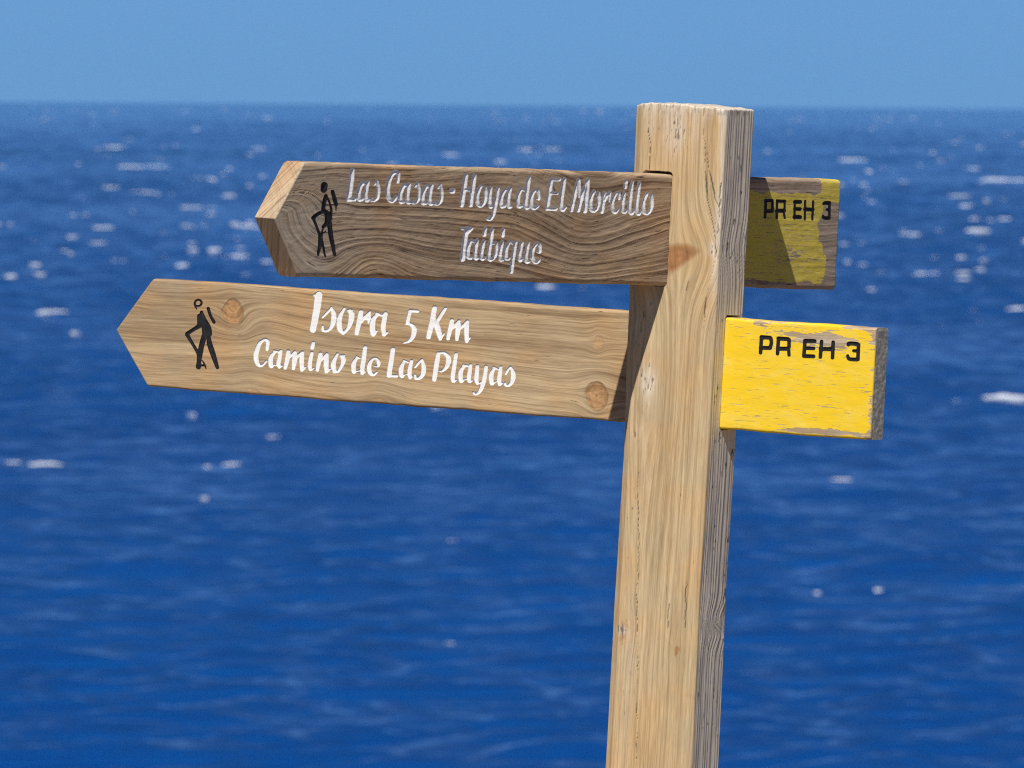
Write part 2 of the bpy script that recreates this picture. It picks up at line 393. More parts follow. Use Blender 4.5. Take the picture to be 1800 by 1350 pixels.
GLYPHS = {
    'U1': [[-6595,652,26,-6601,545,29,-6618,400,31,-6636,275,31],[-6646,272,26,-6530,275,26],[-6384,495,21,-6435,428,24,-6454,347,24,-6437,275,24,-6391,276,21],[-6384,497,19,-6318,477,19],[-6299,502,24,-6319,406,24,-6323,334,23,-6301,270,23,-6270,268,17],[-6135,522,15,-6104,451,19,-6092,379,21,-6107,306,21,-6161,270,19,-6207,270,17,-6221,294,14],[-6137,518,17,-6169,476,15],[-5745,512,17,-5738,601,20,-5758,637,21,-5811,642,23,-5893,561,26,-5923,447,26,-5918,351,26,-5884,287,25,-5835,265,23,-5788,289,21,-5761,330,17],[-5617,484,21,-5669,417,24,-5688,335,24,-5671,263,24,-5624,264,21],[-5618,486,19,-5552,466,19],[-5532,491,24,-5552,395,24,-5556,322,23,-5534,258,23,-5503,256,17],[-5379,510,15,-5348,440,19,-5335,367,21,-5351,294,21,-5404,258,19,-5451,258,17,-5465,282,14],[-5381,507,17,-5413,464,15],[-5200,477,21,-5251,409,24,-5271,328,24,-5254,256,24,-5207,257,21],[-5200,479,19,-5134,459,19],[-5115,484,24,-5134,388,24,-5138,315,23,-5116,250,23,-5085,249,17],[-4957,502,15,-4926,431,19,-4913,358,21,-4929,285,21,-4983,249,19,-5030,249,17,-5043,273,14],[-4959,498,17,-4991,456,15],[-4745,434,25,-4708,435,25],[-4746,415,25,-4711,415,25],[-4486,629,26,-4502,478,28,-4522,356,28,-4533,242,26],[-4326,630,25,-4342,482,26,-4359,360,26,-4368,246,25],[-4495,442,21,-4354,448,21],[-4197,497,19,-4241,419,23,-4254,338,24,-4233,265,23,-4184,239,20,-4129,271,21,-4096,341,24,-4097,414,25,-4119,479,23],[-4004,480,19,-4014,383,21,-4013,286,21,-3987,231,21,-3936,259,15],[-3869,474,20,-3882,370,22,-3905,247,22,-3927,149,21,-3964,85,19,-4022,70,17,-4052,98,13],[-3729,469,21,-3781,401,24,-3801,319,24,-3784,246,24,-3736,247,21],[-3729,470,19,-3662,450,19],[-3643,475,24,-3663,379,24,-3667,305,23,-3644,241,23,-3613,239,17],[-3426,478,19,-3470,403,23,-3481,313,24,-3458,247,23,-3411,256,18],[-3296,623,22,-3311,505,24,-3325,382,24,-3334,292,23,-3314,234,21,-3281,236,17],[-3426,478,17,-3337,453,17],[-3132,360,12,-3087,356,15,-3099,428,19,-3131,474,18,-3187,450,21,-3227,384,23,-3232,302,23,-3207,244,22,-3158,230,20,-3099,264,16],[-2870,616,24,-2889,502,26,-2903,370,26,-2922,239,26],[-2870,612,21,-2722,610,21],[-2884,431,19,-2752,433,19],[-2925,231,25,-2763,233,25],[-2625,620,22,-2644,482,24,-2661,343,24,-2656,253,23,-2624,217,21,-2578,251,14],[-2362,615,21,-2411,430,23,-2461,216,20],[-2357,616,21,-2313,399,21],[-2191,619,21,-2272,417,24,-2331,219,21],[-2179,620,21,-2187,410,26,-2201,213,26],[-2051,477,19,-2096,398,23,-2109,316,24,-2087,243,23,-2037,217,20,-1981,249,21,-1948,319,24,-1949,393,25,-1971,458,23],[-1847,460,23,-1861,335,23,-1876,212,23],[-1844,352,17,-1784,431,19,-1742,467,17],[-1746,461,15,-1748,354,11],[-1559,387,14,-1568,455,18,-1613,462,20,-1667,405,22,-1691,322,23,-1666,241,22,-1622,210,21,-1568,253,15],[-1471,465,21,-1483,384,22,-1491,294,22,-1475,228,21,-1434,213,18,-1409,238,12],[-1455,617,22,-1457,543,22],[-1331,608,21,-1345,428,23,-1356,305,23,-1343,231,22,-1305,200,20,-1268,237,13],[-1191,603,21,-1208,431,23,-1222,308,23,-1209,234,22,-1171,195,20,-1128,235,13],[-1036,466,19,-1081,387,23,-1095,304,24,-1073,231,23,-1022,205,20,-966,237,21,-933,308,24,-934,382,25,-956,447,23]],
    'U2': [[-4505,-56,19,-4328,-53,19],[-4400,-62,35,-4432,-139,29,-4447,-264,29,-4467,-450,30],[-4328,-62,15,-4395,-109,19],[-4320,-203,20,-4363,-269,23,-4378,-350,24,-4362,-423,23,-4316,-435,19],[-4214,-202,22,-4228,-289,23,-4238,-369,23,-4223,-435,22,-4188,-434,16],[-4320,-204,17,-4228,-229,17],[-4090,-207,21,-4105,-294,22,-4120,-382,22,-4098,-442,20,-4047,-424,13],[-4068,-46,21,-4081,-132,22],[-3936,-58,22,-3953,-181,23,-3975,-313,23,-3978,-416,22,-3943,-456,18],[-3901,-237,13,-3859,-225,17,-3841,-274,19,-3843,-340,21,-3874,-414,20,-3941,-456,17],[-3743,-208,21,-3757,-295,22,-3773,-376,22,-3756,-441,20,-3719,-449,16,-3688,-425,11],[-3730,-51,21,-3734,-134,21],[-3598,-207,20,-3647,-271,23,-3662,-344,24,-3646,-425,23,-3600,-431,19],[-3598,-207,17,-3521,-235,17],[-3490,-213,21,-3503,-319,22,-3524,-466,22,-3536,-599,22],[-3372,-215,21,-3387,-295,22,-3402,-376,23,-3386,-449,20,-3335,-419,13],[-3248,-220,22,-3267,-315,23,-3278,-388,23,-3256,-462,22,-3215,-461,16],[-3073,-327,11,-3018,-332,14,-3022,-259,19,-3059,-217,18,-3121,-253,20,-3159,-328,22,-3155,-401,23,-3116,-458,22,-3062,-465,19,-3013,-428,14]],
    'L1': [[-5569,662,47,-5584,507,45,-5607,341,43,-5632,193,40],[-5631,653,21,-5542,665,21],[-5363,511,13,-5325,437,28,-5313,359,32,-5332,272,28,-5377,212,21,-5437,188,18,-5478,199,18,-5482,254,12],[-5363,499,14,-5426,431,18,-5492,366,14],[-5156,509,16,-5211,408,28,-5226,307,33,-5208,222,32,-5156,177,23],[-5156,177,22,-5084,244,23,-5042,346,33,-5037,432,37,-5069,480,28],[-5103,480,14,-5040,489,14],[-4892,480,29,-4910,368,31,-4926,282,30,-4943,182,25],[-4891,334,21,-4824,413,23,-4751,488,15],[-4758,463,18,-4764,406,21,-4768,330,8],[-4806,392,27,-4768,398,27],[-4624,464,21,-4688,396,30,-4701,309,34,-4696,224,32,-4679,182,22,-4632,239,14],[-4646,475,17,-4573,445,17],[-4507,476,28,-4525,363,30,-4530,277,30,-4515,192,23],[-4515,189,18,-4468,225,18],[-4573,445,14,-4519,470,14],[-4124,534,23,-4011,534,23],[-4122,534,20,-4144,442,22,-4159,361,20],[-4173,357,15,-4109,356,22,-4059,320,30,-4044,261,32,-4067,186,28,-4127,128,19,-4198,105,11],[-3746,596,30,-3766,445,33,-3794,309,32,-3815,204,29],[-3578,596,21,-3643,499,24,-3712,394,26],[-3716,397,36,-3682,329,37,-3647,238,30,-3634,188,17],[-3632,188,19,-3577,265,12],[-3466,448,26,-3483,341,28,-3510,202,23],[-3471,328,20,-3415,385,23,-3356,452,15],[-3357,447,17,-3363,335,32,-3372,200,21],[-3361,335,20,-3289,386,23,-3224,457,15],[-3222,449,17,-3230,329,30,-3217,183,22],[-3217,182,17,-3168,236,12]],
    'L2': [[-6340,-113,18,-6333,-37,22,-6349,9,23,-6402,12,19,-6462,-37,26,-6499,-131,30,-6511,-207,31,-6492,-290,28,-6444,-334,21,-6391,-320,16,-6340,-265,13],[-6206,-130,19,-6265,-192,27,-6274,-269,28,-6263,-336,22,-6220,-311,13],[-6224,-122,16,-6151,-134,16],[-6123,-117,21,-6137,-215,26,-6149,-291,26,-6130,-336,19],[-6130,-337,16,-6095,-315,13],[-6226,-317,11,-6159,-306,11],[-6003,-117,25,-6014,-230,28,-6037,-344,20],[-5998,-206,19,-5900,-113,17],[-5895,-118,19,-5894,-208,34,-5908,-341,19],[-5892,-208,21,-5785,-110,16],[-5781,-115,21,-5785,-224,30,-5773,-352,23],[-5773,-356,17,-5720,-312,13],[-5630,-114,22,-5647,-208,25,-5651,-291,25,-5634,-340,19,-5586,-312,10],[-5616,20,22,-5629,-45,26],[-5495,-117,25,-5511,-222,28,-5530,-339,20],[-5494,-214,20,-5397,-111,17],[-5392,-114,19,-5398,-231,32,-5386,-351,23],[-5382,-354,17,-5330,-311,13],[-5227,-101,16,-5273,-193,27,-5283,-269,31,-5255,-343,23],[-5255,-347,20,-5195,-324,20,-5146,-245,23,-5127,-176,30,-5151,-134,28],[-5178,-125,15,-5127,-117,15],[-4915,-132,19,-4957,-195,27,-4965,-263,29,-4957,-330,22,-4918,-314,12],[-4924,-121,13,-4876,-141,13],[-4796,13,24,-4811,-146,28,-4824,-254,28,-4823,-340,20],[-4821,-341,15,-4777,-312,12],[-4918,-314,11,-4849,-298,11],[-4646,-234,9,-4581,-229,14,-4574,-185,24,-4605,-135,20,-4653,-128,17,-4704,-180,24,-4720,-255,28,-4700,-321,26,-4647,-346,20,-4592,-306,14],[-4360,14,27,-4378,-140,30,-4401,-322,30],[-4413,-347,21,-4281,-339,21],[-4176,-136,18,-4210,-203,27,-4218,-271,29,-4201,-344,21,-4163,-315,12],[-4183,-126,13,-4120,-148,13],[-4062,-125,22,-4080,-222,26,-4082,-303,26,-4071,-354,18],[-4070,-356,15,-4037,-330,11],[-4163,-315,10,-4087,-296,10],[-3901,-92,11,-3873,-169,26,-3863,-236,29,-3881,-304,27,-3932,-346,24,-3987,-352,17],[-3987,-345,12,-3998,-306,12],[-3905,-99,13,-3953,-148,17,-4000,-207,13],[-3648,3,24,-3666,-133,30,-3691,-351,27],[-3652,6,16,-3555,8,21,-3494,-39,30,-3484,-99,32,-3515,-176,26,-3574,-229,16,-3621,-238,10],[-3373,7,22,-3393,-169,26,-3407,-297,26,-3393,-357,19,-3347,-333,10],[-3231,-138,19,-3278,-199,27,-3288,-275,28,-3274,-349,22,-3231,-324,13],[-3252,-130,15,-3164,-141,15],[-3138,-124,21,-3150,-229,26,-3157,-305,26,-3142,-349,18],[-3142,-352,15,-3103,-327,12],[-3231,-324,10,-3172,-307,10],[-3032,-130,22,-3035,-222,26,-3038,-312,26,-3020,-364,17],[-3020,-365,13,-2948,-338,13],[-2895,-129,22,-2909,-252,26,-2937,-381,28,-2980,-466,22,-3042,-506,16,-3074,-481,12],[-2766,-139,19,-2804,-208,27,-2809,-283,28,-2795,-351,22,-2752,-325,13],[-2782,-131,14,-2721,-151,14],[-2669,-126,21,-2680,-230,26,-2685,-305,26,-2673,-356,18],[-2671,-357,15,-2634,-332,12],[-2752,-325,10,-2693,-306,10],[-2516,-106,10,-2481,-173,25,-2467,-247,29,-2490,-316,25,-2538,-359,19,-2586,-353,16,-2590,-321,10],[-2520,-112,13,-2557,-155,16,-2587,-209,13]],
    'RU': [[1276,432,19,1283,206,19],[1286,426,22,1403,428,22],[1410,422,19,1417,295,19],[1287,286,24,1411,290,24],[1501,430,17,1512,204,17],[1507,422,22,1652,423,22],[1654,420,15,1658,310,15],[1512,294,27,1649,297,27],[1646,277,15,1669,204,15],[1853,431,15,1861,198,15],[1856,418,26,1958,420,26],[1861,325,25,1961,326,25],[1864,220,28,1971,219,28],[2057,435,15,2066,193,15],[2212,434,15,2217,194,15],[2063,324,26,2211,324,26],[2424,405,20,2458,417,26,2534,419,26],[2539,416,18,2549,225,18],[2495,331,17,2540,332,17],[2422,246,15,2451,220,24,2544,218,24]],
    'RL': [[1299,508,23,1297,302,23],[1299,508,27,1428,507,27],[1441,501,23,1453,439,23,1438,379,23],[1298,368,26,1437,373,26],[1556,508,23,1554,305,23],[1556,506,27,1702,504,27],[1718,498,23,1722,403,23],[1559,372,27,1710,379,27],[1719,369,21,1729,298,21],[1958,502,23,1953,300,23],[1959,499,26,2102,502,26],[1959,404,24,2092,407,24],[1956,300,26,2098,304,26],[2209,504,23,2202,301,23],[2384,506,23,2385,304,23],[2202,406,27,2385,415,27],[2613,483,20,2626,503,26,2742,506,27],[2765,499,23,2768,304,23],[2698,413,21,2760,414,21],[2611,345,19,2639,304,24,2755,302,25]],
    'HU': [[-7091,440,43,-7096,386,41],[-7120,369,15,-7103,348,7],[-6934,363,24,-6860,205,26],[-6857,194,11,-6854,126,6],[-7051,309,22,-7076,233,27,-7088,138,25],[-7039,306,13,-6976,218,13,-6942,141,15],[-7074,121,26,-7009,71,38,-6989,-31,41],[-6940,141,15,-6940,13,18],[-7092,108,23,-7200,67,23,-7262,23,26],[-7250,2,19,-7180,-112,16,-7127,-197,18],[-7105,-214,19,-7059,-333,15,-7008,-462,11],[-7001,-27,31,-7071,-89,22],[-7070,-101,10,-7107,-188,10],[-7112,-201,29,-7117,-299,25,-7140,-441,16],[-6963,-39,31,-6928,-184,29,-6873,-338,25,-6840,-438,18],[-7095,-179,9,-7024,-143,7]],
    'HL': [[-7511,396,14,-7523,432,14,-7507,465,13,-7470,481,13,-7429,470,14,-7414,442,15,-7426,413,14,-7459,399,12,-7498,399,12],[-7510,387,10,-7484,352,7],[-7406,318,22,-7385,212,56,-7305,111,55,-7260,37,33],[-7440,266,28,-7427,152,33],[-7352,137,33,-7337,42,37],[-7432,133,30,-7531,74,25,-7621,18,25],[-7618,6,28,-7532,-103,21,-7445,-213,21,-7416,-278,19],[-7358,-323,5,-7321,-369,12,-7292,-426,8],[-7329,43,37,-7372,-94,36,-7398,-230,37,-7408,-345,31,-7412,-412,35],[-7405,-388,19,-7297,-391,8],[-7274,-11,28,-7245,-115,37,-7179,-255,35,-7111,-402,24],[-7336,-116,5,-7279,-112,5],[-7304,375,22,-7258,277,20,-7200,198,22]],
}

def segments(strokes):
    """Smooth every traced stroke (centre line and half width, tenths of a millimetre) into short tapered segments."""
    out = []
    for s in strokes:
        P = np.array(s, float).reshape(-1, 3) * 1e-4
        if len(P) > 2:
            Q = np.concatenate([[2 * P[0] - P[1]], P, [2 * P[-1] - P[-2]]])
            pts = []
            for i in range(1, len(Q) - 2):
                for t in np.arange(5) / 5:
                    pts.append(.5 * (2 * Q[i] + (Q[i + 1] - Q[i - 1]) * t + (2 * Q[i - 1] - 5 * Q[i] + 4 * Q[i + 1] - Q[i + 2]) * t * t + (3 * Q[i] - Q[i - 1] - 3 * Q[i + 1] + Q[i + 2]) * t ** 3))
            P = np.array(pts + [P[-1]])
        out += list(zip(P[:-1], P[1:]))
    return out

def stroke_sdf(U, Vv, strokes, squeeze, grow):
    """Signed distance to the strokes on the grid U, Vv; letters are cut wider than tall by 1 / squeeze."""
    s = np.full(U.shape, .02)
    cmin, cmax = U.min(0), U.max(0)
    for p, q_ in segments(strokes):
        m = max(p[2], q_[2]) + .004
        c0 = np.searchsorted(cmax, min(p[0], q_[0]) - m / squeeze); c1 = np.searchsorted(cmin, max(p[0], q_[0]) + m / squeeze)
        if c1 <= c0: continue
        u = (U[:, c0:c1] - p[0]) * squeeze; v = Vv[:, c0:c1] - p[1]
        dx, dy = (q_[0] - p[0]) * squeeze, q_[1] - p[1]
        t = np.clip((u * dx + v * dy) / (dx * dx + dy * dy + 1e-12), 0, 1)
        d = np.hypot(u - t * dx, v - t * dy) - (p[2] + (q_[2] - p[2]) * t) - grow
        s[:, c0:c1] = np.minimum(s[:, c0:c1], d)
    return s

def poly_dist(S, Z, pts):
    d = np.full(S.shape, 1.0)
    for (a0, b0), (a1, b1) in zip(pts[:-1], pts[1:]):
        dx, dy = a1 - a0, b1 - b0
        t = np.clip(((S - a0) * dx + (Z - b0) * dy) / (dx * dx + dy * dy), 0, 1)
        d = np.minimum(d, np.hypot(S - a0 - t * dx, Z - b0 - t * dy))
    return d

def latewood(psi, period, seed, sharp=2.2):
    """Dark late-wood lines of uneven spacing along the contours of psi."""
    q_ = psi / period
    q_ = q_ + .8 * noise(q_ * .45, 0 * q_, 0, seed) + .25 * noise(q_ * 1.7, 0 * q_, 0, seed + 1)
    f = q_ - np.floor(q_)
    line = np.where(f < .78, (f / .78) ** sharp, 1 - ((f - .78) / .22))
    return line * (.55 + .45 * noise(np.floor(q_) * 3.1, 0 * q_, 0, seed + 2))

def knot_field(psi, U, Vv, knots):
    """Bend the grain round the knots. knots: (u, v, ru, rv, strength)"""
    kn = np.zeros_like(U); ring = np.zeros_like(U)
    for (u0, v0, ru, rv, st) in knots:
        wob = 1 + .16 * noise(np.arctan2(Vv - v0, U - u0) * 1.2 + 9, 0 * U, 0, int(abs(u0) * 1e4) % 97)
        d = np.hypot((U - u0) / ru, (Vv - v0) / rv) / wob
        g = np.exp(-(d / 1.75) ** 2)
        psi = psi * (1 - g) + (v0 + (psi - v0) * .22) * g
        m = (1 - sstep(.92, 1.10, d)) * st
        kn = np.maximum(kn, m)
        ring = np.maximum(ring, np.exp(-((d - 1.05) / .10) ** 2) * st * (.7 + .4 * noise(U * 90, Vv * 90, 0, 19)))
        ring = np.maximum(ring, m * np.clip(.22 + .10 * np.sin(d * 15 + 3.5 * noise(U * 120, Vv * 120, 0, 4)) + .30 * noise(U * 300, Vv * 300, 0, 14) + .45 * sstep(.55, 1.0, d) + .5 * np.exp(-(d / .12) ** 2), 0, 1))
    return psi, kn, ring

def grain_upper(U, Vv):
    """Bold, curling grain of the upper board (u along the board, v up, metres)."""
    u, v = U * 1000, Vv * 1000
    warp = 5 * noise(u / 110, v / 45, 0, 21) + .8 * noise(u / 30, v / 12, 0, 22)
    psi = v + warp
    psi = psi + 30 * np.exp(-((u + 185) / 125) ** 2) * np.exp(-((v + 12) / 62) ** 2)      # lines dip near the post
    psi = psi + .09 * (u + 420) * sstep(-560, -300, u) * (1 - sstep(-260, -120, u))
    psi = psi - 20 * np.exp(-((u + 600) / 60) ** 2) * np.exp(-((v + 52) / 40) ** 2)       # hump at the lower left
    psi = psi - 26 * np.exp(-((u + 330) / 130) ** 2) * np.exp(-((v - 66) / 30) ** 2)      # cathedral tips at the top edge
    ell = np.hypot((u + 700) / 1.0, (v - 42) / 1.15)                                       # curl round the arrow tip
    w = (1 - sstep(-745, -625, u + .55 * (v + 10))) * (1 - sstep(12, 52, v - .25 * (u + 750)))
    psi = psi * (1 - w) + (-ell * .95 + 34 + warp * .5) * w
    psi = psi + .10 * (u + 700) * w * sstep(10, 60, v)
    psi = psi / 1000
    psi, kn, ring = knot_field(psi, U, Vv, [(.132, -.060, .012, .010, .5)])
    g = latewood(psi, .0094, 31, 2.6)
    g = np.clip(g * .78 + .38 * latewood(psi, .0029, 35, 1.8) + .18 * noise(u / 70, psi * 90, 0, 36), 0, 1)
    return g, kn, ring, psi

LOWER_KNOTS = [(-.6905, .0355, .0165, .0175, 1.0), (-.1173, -.0405, .0150, .0165, 1.0), (-.1179, .0270, .0085, .0095, .45), (-.455, -.085, .02, .018, .5), (-.655, -.088, .022, .020, .6)]
def grain_lower(U, Vv):
    u, v = U * 1000, Vv * 1000
    psi = v + .018 * u + 5.5 * noise(u / 170, v / 60, 0, 41) + 1.6 * noise(u / 45, v / 18, 0, 42)
    psi = psi - 13 * np.exp(-((u + 640) / 70) ** 2) * np.exp(-((v - 20) / 45) ** 2)
    psi = psi / 1000
    psi, kn, ring = knot_field(psi, U, Vv, LOWER_KNOTS)
    g = .42 * latewood(psi, .0105, 51, 1.5) + .42 * latewood(psi, .0037, 55, 1.3) + .42 * sstep(-.1, .8, noise(u / 260, psi * 55, 0, 57)) - .12 + .2 * noise(u / 60, psi * 140, 0, 58)
    return np.clip(g, 0, 1), kn, ring, psi

def build_board(zc, yaw, tip, corner, end, grain_fn, mats, groups, squeeze, relief, rough_, ridge_edge, paint_fn, labels_rim, wall, bowl, labels):
    H2, T2, R = HGT / 2, THK / 2, ridge_edge
    e = np.array([0, .00025, .0007, .0014, .0023, .0034, .0046])
    core = np.linspace(-H2 + .0056, H2 - .0056, 148)
    vs = np.unique(np.concatenate([-H2 + e, core, H2 - e, [0.0]]))
    L = end - tip
    ue = np.array([0, .0002, .0006, .0012, .0020, .0030])
    su = np.unique(np.concatenate([ue, np.linspace(.004, L - .004, int(L / .00105)), L - ue]))
    def left(v): return tip + corner * np.abs(v) / H2
    def endy(Y): return end - (Y + T2) * .06                      # the butt end is sawn a little out of square
    def sheet(sv, ss):
        Vv, S = np.meshgrid(sv, ss / L, indexing='ij')
        ul = left(Vv); U = ul + S * (end - ul)
        return U, Vv
    def wobble(U, Vv):
        return .0007 * fbm(U * 28, np.sign(Vv) * 3.3 + 0 * U, 61) * (np.abs(Vv) / H2) ** 6
    U, Vv = sheet(vs, su)
    g, kn, ring, psi = grain_fn(U, Vv)
    dv = H2 - np.abs(Vv)
    ex = np.maximum(R - dv, 0)
    drop = R - np.sqrt(np.maximum(R * R - ex ** 2, 0))
    du = np.minimum((U - left(Vv)) * .85, end - U); r2 = .0022
    ex2 = np.maximum(r2 - du, 0); drop2 = r2 - np.sqrt(np.maximum(r2 * r2 - ex2 ** 2, 0))
    inner = sstep(0, .004, np.minimum(dv, du))
    rel = relief * (g - .4) * (1 - .75 * sstep(.02, .06, U)) + rough_ * fbm(U * 45, Vv * 130, 71) + .0004 * ring - .0003 * kn
    Y = -T2 + drop + drop2 - rel * inner
    pf = paint_fn(U, Vv)
    rim_ = labels_rim(U, Vv)
    A = dict(grain=np.clip(np.maximum(g * (1 - np.minimum(kn, .9)), ring * .9), 0, 1), knot=kn * .85, paint=pf, grey=labels['tip_grey'] * (1 - sstep(tip + .06, tip + .22, U)) * (.6 + .5 * noise(U * 18, Vv * 30, 0, 63)), stain=np.clip(.75 * rim_, 0, 1), psi=psi, along=U)
    sd = {k: stroke_sdf(U, Vv, GLYPHS[k], squeeze, {'U': .00055, 'L': .00035}.get(k[0] if k[1] in '12' else '', .0001)) for k in groups}
    V = np.stack([U, Y, Vv + wobble(U, Vv)], -1).reshape(-1, 3)
    A = {k: w.ravel() for k, w in A.items()}
    for k in groups: A['s_' + k] = sd[k].ravel()
    T = quads_to_tris(grid_quads(len(vs), len(su)))
    cut = {}
    for k in groups:
        V, A, s, T, inn, bd = clip(V, A, T, A['s_' + k])
        A['s_' + k] = s
        cut[k] = (inn, bd)
    nfront = len(V)
    # the plank's other faces: top, bottom, back and both ends
    parts_V, parts_F, parts_A, base = [V], [], {k: [A[k]] for k in ('grain', 'knot', 'paint', 'grey', 'stain', 'psi', 'along')}, nfront
    su2 = np.linspace(0, L, 240)
    def add(U2, Y2, V2, gr, grey, pnt, knot=0.0):
        nonlocal base
        parts_V.append(np.stack([U2, Y2, V2 + wobble(U2, V2)], -1).reshape(-1, 3))
        nn = U2.size
        for k, w in (('grain', gr), ('knot', knot), ('paint', pnt), ('grey', grey), ('stain', 0.0), ('psi', V2 * .6 + Y2 * .9), ('along', U2)):
            parts_A[k].append((np.zeros(U2.shape) + w).ravel())
        parts_F.append(grid_quads(U2.shape[0], U2.shape[1], base)); base += nn
    for sg in (-1, 1):                                            # narrow faces, taking in the rounding of the back edge
        yy = np.array([-T2 + R, -T2 + R + .004, 0, T2 - R, T2 - R * .5, T2 - R * .15, T2]); inset = np.array([0, 0, 0, 0, R * .13, R * .47, R])
        V2 = np.repeat((sg * (H2 - inset))[:, None], len(su2), 1); Y2 = np.repeat(yy[:, None], len(su2), 1)
        U2 = left(V2) + (su2 / L)[None, :] * (endy(Y2) - left(V2))
        gz = latewood(Y2 * 1.0 + .002 * noise(U2 * 9, Y2 * 90, 0, 81), .0065, 83)
        add(U2, Y2, V2, gz, .15, paint_fn(U2, V2 * 0 + sg * (H2 + .001)))
    V2, S2 = np.meshgrid(np.linspace(-H2 + R, H2 - R, 20), su2, indexing='ij')
    U2 = left(V2) + S2 / L * (endy(T2) - left(V2)); add(U2, V2 * 0 + T2, V2, .4 + .4 * noise(U2 * 8, V2 * 120, 0, 5), .3, paint_fn(U2, V2))
    for side in (0, 1):                                           # ends
        yy = np.concatenate([[-T2 + r2], np.linspace(-T2 + r2 + .002, T2, 16)])
        vv = vs
        Y2, V2 = np.meshgrid(yy, vv, indexing='xy')
        dv2 = H2 - np.abs(V2); exx = np.maximum(R - dv2, 0); dr = R - np.sqrt(np.maximum(R * R - exx ** 2, 0))
        Y2 = np.clip(Y2 * 1.0, -T2 + r2 + dr, T2 - dr)
        if side == 0:
            U2 = left(V2); rings = latewood(np.hypot(Y2 - .07, V2 + .04 * np.sign(V2)), .0062, 87)
            add(U2, Y2, V2, rings * (.5 if True else 0), .0, -1.0)
        else:
            U2 = endy(Y2) + r2 * .06 + .0002 * fbm(Y2 * 160, V2 * 160, 91) * sstep(0, .004, dv2) * sstep(0, .003, Y2 + T2 - r2)
            rings = np.clip(.1 + .45 * noise(Y2 * 300, V2 * 300, 0, 93) + .3 * latewood(np.hypot(Y2 + .05, V2 + .02), .004, 95), 0, 1)
            add(U2, Y2, V2, rings, labels['end_grey'], labels['end_paint'])
    V = np.concatenate(parts_V); Q = np.concatenate(parts_F)
    AT = {k: np.concatenate(w) for k, w in parts_A.items()}
    # letters: walls go straight down from the face, then a rounded floor
    cu = lambda f: V[f][:, :, 0].mean(1)
    plank = mesh_obj('sign_board', V, [T[cu(T) <= 0], Q[cu(Q) <= 0]], mats['wood'], root, AT)
    plank.location = (0, 0, zc); plank.rotation_euler = (0, 0, yaw)
    tag(plank, labels['board'])
    pe = mesh_obj('painted_end', V, [T[cu(T) > 0], Q[cu(Q) > 0]], mats['painted'], plank, AT)
    tag(pe, labels['painted_end'])
    for k in groups:
        inn, bd = cut[k]
        s = np.zeros(len(V)); s[:nfront] = A['s_' + k][:len(V)][:nfront] if len(A['s_' + k]) >= nfront else np.concatenate([A['s_' + k], np.zeros(nfront - len(A['s_' + k]))])
        d = np.maximum(-s, 0)
        t = np.clip(d / bowl[1], 0, 1)
        lowered = V.copy(); lowered[:, 1] += wall + bowl[0] * t
        nV = len(V)
        VV = np.concatenate([lowered, V])
        walls = np.stack([bd[:, 0], bd[:, 1], bd[:, 1] + nV, bd[:, 0] + nV], 1)
        o = mesh_obj({'U1': 'lettering', 'U2': 'lettering', 'L1': 'lettering', 'L2': 'lettering', 'RU': 'route_code', 'RL': 'route_code', 'HU': 'hiker_pictogram', 'HL': 'hiker_pictogram'}[k],
                     VV, [inn, walls], mats['white'] if k[1] in '12' else mats['black'], plank)
        tag(o, labels[k])
    return plank

white = paint('white_letter_paint', (.84, .84, .83), (.6, .56, .5), .55, .15)
white_old = paint('chalky_letter_paint', (.88, .88, .88), (.62, .6, .57), .6, .12)
black = paint('black_letter_paint', (.012, .012, .014), (.05, .045, .04), .5, .5)
wood_up = wood('brown_weathered_wood', (.575, .44, .295), (.235, .15, .092), 'x', grey=(.56, .49, .385), grain_k=1.1, check_lo=.64)
wood_lo = wood('tan_weathered_wood', (.53, .40, .24), (.25, .160, .088), 'x', knot=(.50, .28, .125), grain_k=.8, check_lo=.71)
wood_up_y = wood('flaking_yellow_paint', (.48, .39, .31), (.25, .19, .15), 'x', yellow=(.68, .54, .085), flake=1.7, check_lo=.64, scratch=.605)
wood_lo_y = wood('bright_yellow_paint', (.56, .47, .35), (.28, .21, .14), 'x', grey=(.80, .76, .60), yellow=(.86, .585, .022), flake=2.1, check_lo=.73, scratch=.625)

def rim_upper(U, Vv): return 0 * U
def rim_lower(U, Vv):
    out = 0 * U
    for (u0, v0, ru, rv, st) in LOWER_KNOTS[:3]:
        th = np.arctan2(Vv - v0, U - u0)
        d = np.hypot((U - u0) / ru, (Vv - v0) / rv) / (1 + .16 * noise(th * 1.2 + 9, 0 * U, 0, int(abs(u0) * 1e4) % 97))
        out = np.maximum(out, st * (.55 + .45 * noise(th * 1.6, 0 * U, 0, 33)) * np.exp(-((d - 1.06) / .055) ** 2))
        out = np.maximum(out, st * .35 * np.exp(-((d - 1.32) / .05) ** 2) * (noise(th * 1.1 + 4, 0 * U, 0, 34) > 0))
        crk = np.abs(np.sin((th - .6) * 1.5)) * d
        out = np.maximum(out, st * .6 * np.exp(-(crk / .035) ** 2) * (d < .62) * (d > .05))
    return out * .8

